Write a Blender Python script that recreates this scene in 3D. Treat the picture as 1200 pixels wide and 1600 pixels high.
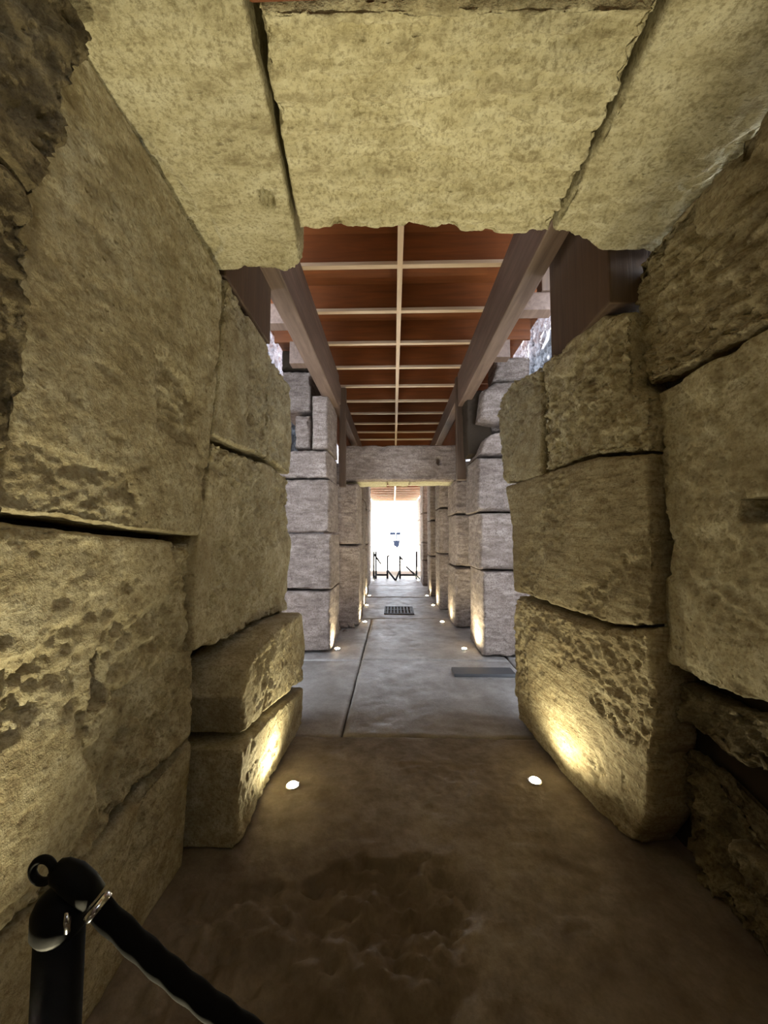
import bpy, bmesh, math, random
import numpy as np
from mathutils import Vector
for o in list(bpy.data.objects): bpy.data.objects.remove(o)
scene = bpy.context.scene; COL = scene.collection; PI = math.pi

# ================= camera =================
cd = bpy.data.cameras.new('camera'); cam = bpy.data.objects.new('camera', cd); COL.objects.link(cam)
cd.sensor_fit = 'HORIZONTAL'; cd.sensor_width = 36; cd.lens = 36 * 601 / 1200
cd.clip_start = .02; cd.clip_end = 500
cam.location = (0, 0, 1.55); cam.rotation_euler = (PI/2 + math.atan(35/601), 0, math.atan(15/601))
scene.camera = cam
# ================= daylight and exposure =================
SKY = 11.0
world = bpy.data.worlds.new('sky'); scene.world = world; world.use_nodes = True
wn = world.node_tree.nodes; wn['Background'].inputs[0].default_value = (.80, .89, 1, 1); wn['Background'].inputs[1].default_value = SKY
scene.view_settings.view_transform = 'Standard'; scene.view_settings.look = 'None'
scene.view_settings.exposure = 0.0; scene.view_settings.gamma = 1; scene.view_settings.use_curve_mapping = False
WARM = (1, .89, .57)
sd = bpy.data.lights.new('sun', 'SUN'); sd.energy = 90; sd.angle = .01; sd.color = (1, .97, .92)
sun = bpy.data.objects.new('sun', sd); COL.objects.link(sun); sun.rotation_euler = (math.radians(-42), 0, math.radians(2))  # high, from beyond the far end
UPLIGHTS = [  # x, y, watts
    (-.58, .50, 132), (.95, .42, 120), (-.60, -1.6, 80), (.95, -1.6, 80),
    (-.626, 2.454, 29), (.886, 2.535, 32), (-.766, 5.295, 60), (.955, 5.338, 80), (-.512, 6.90, 40), (.859, 6.94, 40),
    (-.59, 8.5, 34), (.86, 8.54, 34), (-.617, 9.81, 34), (.838, 9.85, 34), (-.70, 13.06, 34), (.82, 13.1, 34)]

# ================= helpers =================
def srgb(h):
    h = h.lstrip('#'); c = [int(h[i:i+2], 16)/255 for i in (0, 2, 4)]
    return tuple(((x+.055)/1.055)**2.4 if x > .04045 else x/12.92 for x in c) + (1,)

def _hash(ix, iy, iz, seed):
    h = (ix*374761393 + iy*668265263 + iz*2147483647 + seed*974634777) & 0xffffffff
    h = ((h ^ (h >> 13))*1274126177) & 0xffffffff
    h = ((h ^ (h >> 16))*2246822519) & 0xffffffff
    return ((h ^ (h >> 15)) & 0xffff)/32767.5 - 1
def vnoise(p, seed=0):
    i = np.floor(p).astype(np.int64); f = p - i; f = f*f*f*(f*(f*6-15)+10)
    r = 0
    for dx in (0, 1):
        wx = f[:, 0] if dx else 1-f[:, 0]
        for dy in (0, 1):
            wy = f[:, 1] if dy else 1-f[:, 1]
            for dz in (0, 1):
                wz = f[:, 2] if dz else 1-f[:, 2]
                r = r + wx*wy*wz*_hash(i[:, 0]+dx, i[:, 1]+dy, i[:, 2]+dz, seed)
    return r
def fbm(p, oct=3, seed=0, gain=.5):
    a, s, r = 1., 1., 0.
    for k in range(oct): r = r + a*vnoise(p*s + 17.3*k, seed+k); a *= gain; s *= 2.03
    return r
def smooth(a, b, x): t = np.clip((x-a)/(b-a), 0, 1); return t*t*(3-2*t)

def link(name, me, mat=None, parent=None):
    o = bpy.data.objects.new(name, me); COL.objects.link(o)
    if mat and me is not None and len(me.materials) == 0: me.materials.append(mat)
    if parent: o.parent = parent
    return o
def tag(o, label=None, cat=None, group=None, kind=None):
    if label: o['label'] = label
    if cat: o['category'] = cat
    if group: o['group'] = group
    if kind: o['kind'] = kind
    return o
def empty(name, loc=(0, 0, 0), **k):
    o = bpy.data.objects.new(name, None); COL.objects.link(o); o.location = loc; o.empty_display_size = .1
    return tag(o, **k)
def np_mesh(name, V, F, sm=False):
    me = bpy.data.meshes.new(name); me.from_pydata([tuple(v) for v in V], [], F)
    me.validate(); me.update()
    if sm: me.shade_smooth()
    return me
def to_obj(bm, name, mat, parent=None, sm=False, origin=None):
    """bmesh -> one object; vertices are in world metres, origin moved to the given point (or the bottom centre)"""
    bmesh.ops.recalc_face_normals(bm, faces=bm.faces)
    if origin is None:
        xs = [v.co for v in bm.verts]; lo = [min(c[i] for c in xs) for i in range(3)]; hi = [max(c[i] for c in xs) for i in range(3)]
        origin = ((lo[0]+hi[0])/2, (lo[1]+hi[1])/2, lo[2])
    off = Vector(origin)
    for v in bm.verts: v.co -= off
    me = bpy.data.meshes.new(name); bm.to_mesh(me); bm.free()
    if sm: me.shade_smooth()
    o = link(name, me, mat, parent)
    o.location = off - (parent.location if parent else Vector())
    return o
def bbox(bm, lo, hi, bev=0):
    r = bmesh.ops.create_cube(bm, size=1); vs = r['verts']
    for v in vs: v.co = Vector([lo[i] + (v.co[i]+.5)*(hi[i]-lo[i]) for i in range(3)])
    if bev:
        es = list({e for v in vs for e in v.link_edges}); bmesh.ops.bevel(bm, geom=es, offset=bev, segments=2, affect='EDGES', profile=.6)
def box(name, lo, hi, mat, parent=None, bev=.004):
    bm = bmesh.new(); bbox(bm, lo, hi, bev); return to_obj(bm, name, mat, parent)
def tube(bm, pts, r, n=10, close=True):
    pts = [Vector(p) for p in pts]; rings = []
    for i, p in enumerate(pts):
        d = (pts[min(i+1, len(pts)-1)] - pts[max(i-1, 0)]).normalized()
        up = Vector((0, 0, 1)) if abs(d.z) < .9 else Vector((1, 0, 0))
        a = d.cross(up).normalized(); b = a.cross(d)
        rr = r[i] if isinstance(r, (list, tuple)) else r
        rings.append([bm.verts.new(p + rr*(math.cos(2*PI*k/n)*a + math.sin(2*PI*k/n)*b)) for k in range(n)])
    for i in range(len(rings)-1):
        for k in range(n): bm.faces.new((rings[i][k], rings[i][(k+1) % n], rings[i+1][(k+1) % n], rings[i+1][k]))
    if close: bm.faces.new(rings[0][::-1]); bm.faces.new(rings[-1])
def lathe(bm, c, prof, n=28):
    rings = [[bm.verts.new((c[0]+r*math.cos(2*PI*k/n), c[1]+r*math.sin(2*PI*k/n), c[2]+z)) for k in range(n)] for r, z in prof]
    for i in range(len(rings)-1):
        for k in range(n): bm.faces.new((rings[i][k], rings[i][(k+1) % n], rings[i+1][(k+1) % n], rings[i+1][k]))
    bm.faces.new(rings[0][::-1]); bm.faces.new(rings[-1])
def torus(bm, c, R, r, axis='z', n=28, m=10):
    rings = []
    for i in range(n):
        a = 2*PI*i/n; ring = []
        for j in range(m):
            b = 2*PI*j/m; x, y, z = (R+r*math.cos(b))*math.cos(a), (R+r*math.cos(b))*math.sin(a), r*math.sin(b)
            if axis == 'y': x, y, z = x, z, y
            if axis == 'x': x, y, z = z, x, y
            ring.append(bm.verts.new((c[0]+x, c[1]+y, c[2]+z)))
        rings.append(ring)
    for i in range(n):
        for j in range(m): bm.faces.new((rings[i][j], rings[(i+1) % n][j], rings[(i+1) % n][(j+1) % m], rings[i][(j+1) % m]))

# ================= materials =================
class NT:
    def __init__(s, name):
        s.m = bpy.data.materials.new(name); s.m.use_nodes = True; s.t = s.m.node_tree; s.b = s.t.nodes['Principled BSDF']
        s.co = s.t.nodes.new('ShaderNodeTexCoord').outputs['Object']; s.oi = s.t.nodes.new('ShaderNodeObjectInfo').outputs['Random']
    def mapping(s, sc, rnd=True):
        n = s.t.nodes.new('ShaderNodeMapping'); s.t.links.new(s.co, n.inputs[0]); n.inputs['Scale'].default_value = sc
        return n.outputs[0]
    def noise(s, scale, detail=4, rough=.6, vec=None, dist=0):
        n = s.t.nodes.new('ShaderNodeTexNoise'); n.noise_dimensions = '4D'
        n.inputs['Scale'].default_value = scale; n.inputs['Detail'].default_value = detail
        n.inputs['Roughness'].default_value = rough; n.inputs['Distortion'].default_value = dist
        s.t.links.new(vec or s.co, n.inputs['Vector']); w = s.math('MULTIPLY', s.oi, 37.0); s.t.links.new(w, n.inputs['W'])
        return n.outputs[0]
    def voro(s, scale, vec=None, feat='F1'):
        n = s.t.nodes.new('ShaderNodeTexVoronoi'); n.feature = feat; n.inputs['Scale'].default_value = scale
        s.t.links.new(vec or s.co, n.inputs['Vector']); return n.outputs['Distance']
    def ramp(s, f, stops):
        n = s.t.nodes.new('ShaderNodeValToRGB'); e = n.color_ramp.elements
        while len(e) < len(stops): e.new(.5)
        for i, (p, c) in enumerate(stops): e[i].position = p; e[i].color = c if isinstance(c, tuple) else (c, c, c, 1)
        s.t.links.new(f, n.inputs[0]); return n.outputs[0]
    def math(s, op, a, b=None, c=None):
        n = s.t.nodes.new('ShaderNodeMath'); n.operation = op
        for i, x in enumerate((a, b, c)):
            if x is None: continue
            if isinstance(x, (int, float)): n.inputs[i].default_value = x
            else: s.t.links.new(x, n.inputs[i])
        return n.outputs[0]
    def mix(s, f, a, b, mode='MIX'):
        n = s.t.nodes.new('ShaderNodeMix'); n.data_type = 'RGBA'; n.blend_type = mode
        for i, x in ((0, f), (6, a), (7, b)):
            if isinstance(x, (int, float, tuple)): n.inputs[i].default_value = x
            else: s.t.links.new(x, n.inputs[i])
        return n.outputs[2]
    def out(s, col=None, rough=None, bump=None, dist=.01, strength=1, metal=0):
        for k, v in (('Base Color', col), ('Roughness', rough)):
            if v is None: continue
            if isinstance(v, (int, float, tuple)): s.b.inputs[k].default_value = v
            else: s.t.links.new(v, s.b.inputs[k])
        s.b.inputs['Metallic'].default_value = metal
        if bump is not None:
            n = s.t.nodes.new('ShaderNodeBump'); n.inputs['Distance'].default_value = dist; n.inputs['Strength'].default_value = strength
            s.t.links.new(bump, n.inputs['Height']); s.t.links.new(n.outputs[0], s.b.inputs['Normal'])
        return s.m

def stone_mat(name, light, mid, dark, strata=(1, 1, 1), pit=.7, bump=.02, stain=.5):
    g = NT(name)
    big = g.noise(1.6, 5, .65, dist=.4); med = g.noise(9, 6, .7, vec=g.mapping(strata)); fine = g.noise(70, 4, .7); tiny = g.noise(230, 2, .6)
    col = g.ramp(med, [(.30, srgb(dark)), (.47, srgb(mid)), (.66, srgb(light))])
    col = g.mix(g.ramp(big, [(.38, 0.), (.62, stain)]), col, srgb(dark))
    col = g.mix(g.ramp(fine, [(.36, .75), (.52, 0.)]), col, srgb(dark)); spk = g.noise(30, 3, .75)
    col = g.mix(g.ramp(spk, [(.34, .65), (.46, 0.)]), col, srgb(dark)); col = g.mix(g.ramp(spk, [(.58, 0.), (.72, .5)]), col, srgb(light))
    v = g.voro(26, vec=g.mapping((strata[0], strata[1], strata[2]))); pits = g.ramp(v, [(.05, 0.), (.23, 1.)])
    pm = g.ramp(g.noise(3.2, 2), [(.45, 0.), (.6, pit)]); inv = g.math('SUBTRACT', 1, pits); pd = g.math('MULTIPLY', inv, pm)
    col = g.mix(g.math('MULTIPLY', pd, .6), col, srgb(dark))
    tone = g.math('MULTIPLY_ADD', g.oi, .22, .88); cc = g.t.nodes.new('ShaderNodeCombineColor')
    for i in range(3): g.t.links.new(tone, cc.inputs[i])
    col = g.mix(1., col, cc.outputs[0], 'MULTIPLY')
    h = g.math('MULTIPLY_ADD', med, .8, g.math('MULTIPLY', fine, .36)); h = g.math('MULTIPLY_ADD', tiny, .05, h)
    h = g.math('SUBTRACT', h, g.math('MULTIPLY', pd, .55))
    g.b.inputs['Specular IOR Level'].default_value = .25
    return g.out(col, .88, h, bump, 1)
M = {}
M['stone'] = stone_mat('limestone', '#d6cfb4', '#b9ae8e', '#85775c')
M['stone_bed'] = stone_mat('bedded_limestone', '#d0c6a8', '#b2a585', '#7d6d52', strata=(.5, .6, 3.2))
M['stone_shaded'] = stone_mat('shaded_limestone', '#a39678', '#766a50', '#4d4433')  # limestone copy with shade put into its colour, for the dim near stones
M['slab'] = stone_mat('ceiling_limestone', '#e4dfc4', '#cfc7a6', '#93886a', strata=(.55, 1.6, 1), stain=.2)
M['pier'] = stone_mat('grey_limestone', '#baaca2', '#95877f', '#62554d', strata=(.6, .6, 2.2), pit=.4)
M['outer'] = stone_mat('tooled_white_limestone', '#9c9c9f', '#7c7d82', '#3f4047', strata=(3., 3., .6), bump=.03)
def floor_mat(name, c, ra=.62, rb=.40):
    g = NT(name); big = g.noise(1.1, 5, .6, dist=.6); med = g.noise(5, 6, .65); fine = g.noise(60, 4, .7)
    col = g.ramp(big, [(.32, srgb(c[0])), (.5, srgb(c[1])), (.68, srgb(c[2]))])
    col = g.mix(g.ramp(med, [(.35, .6), (.6, 0.)]), col, srgb(c[3]))
    col = g.mix(g.ramp(fine, [(.3, .3), (.6, 0.)]), col, srgb('#54473a'))
    h = g.math('MULTIPLY_ADD', med, .6, g.math('MULTIPLY', fine, .25))
    return g.out(col, g.ramp(med, [(.3, ra), (.7, rb)]), h, .008, 1)
M['floor'] = floor_mat('worn_floor', ('#75685b', '#8a7f73', '#a0968b', '#54473a'), .9, .62)
M['floor_grey'] = floor_mat('grey_floor', ('#8c8681', '#a39e9b', '#b8b4b3', '#736c66'))
def wood(name, a, b, axis, rough=.6):
    g = NT(name); sc = [14, 14, 14]; sc[axis] = .9
    gr = g.noise(1.6, 6, .6, vec=g.mapping(tuple(sc)), dist=.8); lo = g.noise(2.2, 3)
    col = g.ramp(gr, [(.3, srgb(a)), (.7, srgb(b))]); col = g.mix(g.ramp(lo, [(.4, .35), (.6, 0.)]), col, srgb(a))
    return g.out(col, rough, gr, .003, 1)
M['joist'] = wood('red_brown_plywood', '#63340f', '#86491a', 0)
M['edge'] = wood('pale_batten', '#b89c80', '#d8c2a6', 0)
M['edge_y'] = wood('pale_batten_long', '#b89c80', '#d8c2a6', 1)
M['beam'] = wood('weathered_beam', '#574439', '#7e685b', 1)
M['post'] = wood('brown_post', '#4a382d', '#66513f', 2)
def plain(name, col, rough=.5, metal=0, emis=None, est=0):
    g = NT(name); n = g.noise(40, 3); c = g.mix(g.ramp(n, [(.35, .25), (.65, 0.)]), srgb(col), tuple(x*.6 for x in srgb(col)[:3])+(1,))
    g.out(c, rough, n, .0006, 1, metal)
    if rough > .65: g.b.inputs['Specular IOR Level'].default_value = .12
    if emis: g.b.inputs['Emission Color'].default_value = emis; g.b.inputs['Emission Strength'].default_value = est
    return g.m
M['black'] = plain('black_metal', '#0b0a0a', .7); M['velvet'] = plain('black_rope_cloth', '#0c0b0c', 1.)
M['chrome'] = plain('chrome', '#d8d8dc', .18, 1); M['steel'] = plain('dark_steel', '#1c1e22', .7, 0)
M['grate'] = plain('grate_iron', '#3a3c40', .6, .4); M['lens'] = plain('lamp_lens', '#fff2cc', .3, 0, (1, .88, .55, 1), 70)
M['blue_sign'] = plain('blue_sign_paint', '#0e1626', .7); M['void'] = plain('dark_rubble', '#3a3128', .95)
M['ground'] = plain('pale_sand', '#d9d2c4', .95); M['plate'] = plain('grey_cover_plate', '#57575a', .5, .3)

# ================= stone builder =================
def resample(pl, n, inset=0):
    pl = np.array(pl, float); d = np.r_[0, np.cumsum(np.linalg.norm(np.diff(pl, axis=0), axis=1))]; t = d/d[-1]
    s = .5 - .5*np.cos(np.linspace(0, PI, n)); s = .35*s + .65*np.linspace(0, 1, n)
    return np.stack([np.interp(s, t, pl[:, k]) for k in range(3)], 1), s, d[-1]
def stone(parent, mat, B, T, ext, L=None, R=None, q=.02, rough=.5, am=1., rad=.03, seed=0, pits=(), lab=None, strata=0, name='stone', gap=.005, mask=None, **_):
    L = L or [B[0], T[0]]; R = R or [B[-1], T[-1]]
    lw = max(np.linalg.norm(np.array(B[-1])-B[0]), np.linalg.norm(np.array(T[-1])-T[0])); lh = max(np.linalg.norm(np.array(L[-1])-L[0]), np.linalg.norm(np.array(R[-1])-R[0]))
    nu = int(np.clip(lw/q, 6, 210)); nv = int(np.clip(lh/q, 6, 210))
    b, su, _l = resample(B, nu); t, _s, _l = resample(T, nu); l, sv, _l = resample(L, nv); r, _s, _l = resample(R, nv)
    U = su[:, None, None]; Vv = sv[None, :, None]
    P = (1-Vv)*b[:, None] + Vv*t[:, None] + (1-U)*l[None] + U*r[None] - ((1-U)*(1-Vv)*b[0] + U*(1-Vv)*b[-1] + (1-U)*Vv*t[0] + U*Vv*t[-1])
    ext = np.array(ext, float); el = np.linalg.norm(ext); en = ext/el
    # distance to outline (metres), joint gap and rounded arris
    du = np.minimum(U[..., 0], 1-U[..., 0])*lw; dv = np.minimum(Vv[..., 0], 1-Vv[..., 0])*lh
    c = P.reshape(-1, 3).mean(0)
    rel = P - c; rel -= (rel@en)[..., None]*en; P = P - rel/np.maximum(np.linalg.norm(rel, axis=2, keepdims=True), 1e-6)*gap
    rad = min(rad, el*.45)
    tu = np.clip(1-du/rad, 0, 1); tv = np.clip(1-dv/rad, 0, 1); tt = np.sqrt(np.clip(tu**2+tv**2, 0, 1))
    dep = rad*(1-np.sqrt(np.clip(1-tt**2, 0, 1)))
    P = P + en*dep[..., None]
    V = [P.reshape(-1, 3)]; idx = np.arange(nu*nv).reshape(nu, nv); F = []
    F.append(np.stack([idx[:-1, :-1], idx[1:, :-1], idx[1:, 1:], idx[:-1, 1:]], -1).reshape(-1, 4))
    loop = np.r_[idx[:, 0], idx[-1, 1:], idx[:-1, -1][::-1], idx[0, 1:-1][::-1]]; nl = len(loop)
    base = V[0][loop] ; base0 = base - en*((base-c)@en)[:, None] + en*(rad+((V[0]-c)@en).min())  # flat ring level
    nd = int(np.clip(el/max(q, .012)*.6, 3, 46)); prev = loop; cnt = nu*nv; back0 = ((base-c)@en)
    for k in range(1, nd+1):
        ring = base + en*((el-rad)*k/nd)
        V.append(ring); cur = np.arange(cnt, cnt+nl); cnt += nl
        F.append(np.stack([prev, np.roll(prev, -1), np.roll(cur, -1), cur], -1)); prev = cur
    V.append((base.mean(0)+en*(el-rad))[None]); cc = cnt; cnt += 1
    F = np.concatenate(F); V = np.concatenate(V)
    tri = np.stack([prev, np.roll(prev, -1), np.full(nl, cc)], -1)
    A = V[F[:, 1]]-V[F[:, 0]]; Bq = V[F[:, 3]]-V[F[:, 0]]; N = np.cross(A, Bq); nf = (nu-1)*(nv-1)
    if (N[:nf].sum(0)@en) > 0: F = F[:, ::-1]; tri = tri[:, ::-1]; N = -N
    # the side quads may wind the other way
    s0 = N[nf:]; cen = V[F[nf:]].mean(1)-c; cen -= (cen@en)[:, None]*en
    if (s0*cen).sum() < 0: F[nf:] = F[nf:][:, ::-1]; tri = tri[:, ::-1]; N[nf:] = -N[nf:]
    vn = np.zeros_like(V)
    for k in range(4): np.add.at(vn, F[:, k], N)
    vn /= np.maximum(np.linalg.norm(vn, axis=1, keepdims=True), 1e-9)
    p = V + seed*1.37
    ani = p*np.array([.5, 1.7, 1.]) if strata else p*np.array([1, 1, 1.35])
    low = fbm(p*2.2, 2, seed)
    mk = smooth(.25-rough*.75, .55-rough*.75, fbm(p*2.6+5, 3, seed+3)*.8)
    n1 = 1-np.abs(fbm(ani*10, 2, seed+9)); n2 = fbm(ani*19, 4, seed+13, .66); n3 = fbm(ani*48, 2, seed+17)
    chip = (n1-.7)*.006 + n2*.0098 + n3*.003 - .006
    pv = vnoise(ani*24, seed+29); pit = smooth(.45, .75, pv)*.006 + smooth(.55, .8, vnoise(ani*11, seed+31))*.012
    d = low*.007*am + mk*chip*am + (1-mk)*(n2*.002+n3*.0012) - pit*(.5+.5*mk)*am
    d = d - smooth(.2, .5, mk)*.006*am
    edge_k = np.ones(len(V)); edge_k[nu*nv:] = .45; d = d*edge_k
    fr = np.abs(vn@en)**2
    if strata: d -= fr*smooth(.62, .9, 1-np.abs(vnoise(p*np.array([1.3, 9, 1.]), seed+41)))*smooth(0., .5, vnoise(p*2.5, seed+43))*.014
    if mask is not None: d = d*1. + mask(V, n1, n2)
    near = smooth(0, 3*q, 0*d+1)
    V = V + vn*d[:, None]
    for pc, ph, pdp in pits:
        w = np.ones(len(V)); dd = 0.
        for k in range(3):
            if abs(en[k]) > .7: w = w*(np.abs(V[:, k]-pc[k]) < .08)
            else: dd = dd + (np.abs(V[:, k]-pc[k])/ph[k])**(8 if ph[1] > .05 else 2.6)
        w = w*smooth(1.25, .8, dd)
        w[nu*nv:] = 0
        V = V + en*(w*pdp)[:, None]
    org = V.mean(0); org[2] = V[:, 2].min()
    me = bpy.data.meshes.new(name); V = V - org
    quads = F; nq = len(quads); nt = len(tri)
    me.vertices.add(len(V)); me.vertices.foreach_set('co', V.astype(np.float32).ravel())
    me.loops.add(nq*4+nt*3); me.loops.foreach_set('vertex_index', np.r_[quads.ravel(), tri.ravel()].astype(np.int32))
    me.polygons.add(nq+nt); me.polygons.foreach_set('loop_start', np.r_[np.arange(nq)*4, nq*4+np.arange(nt)*3].astype(np.int32))
    me.update(calc_edges=True); me.validate(); me.shade_smooth()
    o = link(name, me, mat, parent); o.location = Vector(org) - (parent.location if parent else Vector())
    if lab: o['label'] = lab
    return o
STONES = {}
STONES['wall_left'] = [
 dict(B=[(-.93,.72,1.615),(-.93,.908,1.6),(-.93,1.062,1.59),(-.93,1.326,1.563),(-.93,1.826,1.541)], T=[(-.93,.72,3.0),(-.93,1.2,3.0),(-.93,1.7,2.99),(-.93,2.028,2.976)], ext=(-.19,0,0), R=[(-.93,1.826,1.541),(-.93,1.918,1.99),(-.93,1.999,2.497),(-.93,2.028,2.976)], q=.008, rough=.35, am=.8, rad=.012, seed=3, lab='tall smooth pitted block spanning the upper left wall under the ceiling slabs'),
 dict(B=[(-.955,.7,.58),(-.955,.967,.567),(-.955,1.07,.546),(-.955,1.271,.52),(-.955,1.416,.593),(-.955,1.855,.598)], T=[(-.955,.7,1.6),(-.955,.933,1.587),(-.955,1.092,1.574),(-.955,1.362,1.548),(-.955,1.822,1.516)], ext=(-.17,0,0), R=[(-.955,1.855,.598),(-.955,1.875,.887),(-.955,1.814,1.233),(-.955,1.822,1.516)], q=.008, rough=.95, am=1.6, rad=.02, seed=11, pits=[[(-.955,1.262,1.077),(.05,.036,.085),.14]], lab='large fractured block below the tall smooth one with a small wedge hole'),
 dict(B=[(-.99,.4,-.02),(-.99,1.1,-.02),(-.99,1.9,-.02)], T=[(-.97,.4,.56),(-.97,.8,.55),(-.97,1.25,.52),(-.97,1.9,.57)], ext=(-.16,0,0), q=.014, rough=.3, am=1.4, rad=.03, seed=21, lab='low shadowed block at the foot of the left wall behind the barrier post'),
 dict(B=[(-.86,-.9,.6),(-.86,.3,.6),(-.86,.72,.62)], T=[(-.86,-.9,2.35),(-.86,.3,2.36),(-.86,.83,2.37)], ext=(-.26,0,0), R=[(-.86,.72,.62),(-.86,.8,1.224),(-.86,.83,1.382),(-.86,.846,1.457),(-.86,.837,1.715),(-.86,.877,1.877),(-.86,.875,2.193),(-.86,.864,2.33),(-.86,.83,2.37)], q=.01, rough=1, am=1.5, rad=.015, seed=31, lab='dark rough block at the left edge of the view, nearest the camera'),
 dict(B=[(-.83,-.9,2.4),(-.83,.3,2.38),(-.83,.746,2.364),(-.83,.803,2.366),(-.83,.848,2.344)], T=[(-.83,-.9,3.0),(-.83,.3,3.0),(-.83,.981,2.941)], ext=(-.29,0,0), R=[(-.83,.848,2.344),(-.83,.929,2.552),(-.83,.931,2.653),(-.83,.959,2.835),(-.83,.981,2.941)], q=.008, rough=.9, am=1.8, rad=.02, seed=41, lab='rough broken block in the top left corner, its lower lip lit'),
 dict(B=[(-.9,-.9,-.02),(-.9,.4,-.02)], T=[(-.9,-.9,.58),(-.9,.4,.58)], ext=(-.2,0,0), q=.03, rough=.4, seed=51),
 dict(B=[(-.93,1.935,2.054),(-.93,2.282,2.073),(-.93,2.804,2.114)], T=[(-.93,2.068,3.004),(-.93,2.335,2.978),(-.93,2.76,2.946)], ext=(-.3,0,0), L=[(-.93,1.935,2.054),(-.93,1.999,2.497),(-.93,2.068,3.004)], q=.011, rough=.55, am=1.1, rad=.02, seed=61, lab='upright block just beyond the tall smooth one, top left of its bay'),
 dict(B=[(-.93,2.805,2.105),(-.93,3.148,2.097),(-.93,3.406,2.084)], T=[(-.93,2.775,2.934),(-.93,3.105,2.917),(-.93,3.428,2.902)], ext=(-.3,0,0), R=[(-.93,3.406,2.084),(-.93,3.477,2.403),(-.93,3.396,2.677),(-.93,3.428,2.902)], q=.012, rough=.8, am=1.2, rad=.02, seed=71, lab='narrow upright block at the far end of the left wall top'),
 dict(B=[(-.93,1.802,1.006),(-.93,2.207,.939),(-.93,2.615,.946),(-.93,3.449,.867)], T=[(-.93,1.936,2.041),(-.93,2.283,2.057),(-.93,2.806,2.086),(-.93,3.386,2.057)], ext=(-.3,0,0), L=[(-.93,1.802,1.006),(-.93,1.776,1.182),(-.93,1.794,1.475),(-.93,1.857,1.659),(-.93,1.936,2.041)], R=[(-.93,3.449,.867),(-.93,3.37,1.187),(-.93,3.504,1.462),(-.93,3.361,1.747),(-.93,3.386,2.057)], q=.01, rough=.75, am=1.4, rad=.025, seed=81, lab='broad brown block in the left wall above the two projecting lit blocks'),
 dict(B=[(-.765,2.032,.524),(-.765,2.464,.467),(-.765,3.313,.312)], T=[(-.765,2.049,.854),(-.765,2.264,.899),(-.765,2.647,.935),(-.765,3.283,.895)], ext=(-.36,0,0), L=[(-.765,2.032,.524),(-.765,1.97,.729),(-.765,2.049,.854)], R=[(-.765,3.313,.312),(-.765,3.395,.576),(-.765,3.283,.895)], q=.009, rough=.12, am=1.0, rad=.03, seed=91, lab='upper of two projecting blocks on the left, side face lit yellow'),
 dict(B=[(-.765,1.961,.011),(-.765,2.259,.001),(-.765,2.697,-.004),(-.765,3.285,-.021)], T=[(-.765,1.951,.484),(-.765,2.404,.436),(-.765,3.316,.258)], ext=(-.36,0,0), q=.009, rough=.12, am=1.0, rad=.03, seed=101, lab='lower of two projecting blocks on the left, standing beside the floor light'),
]
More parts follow.
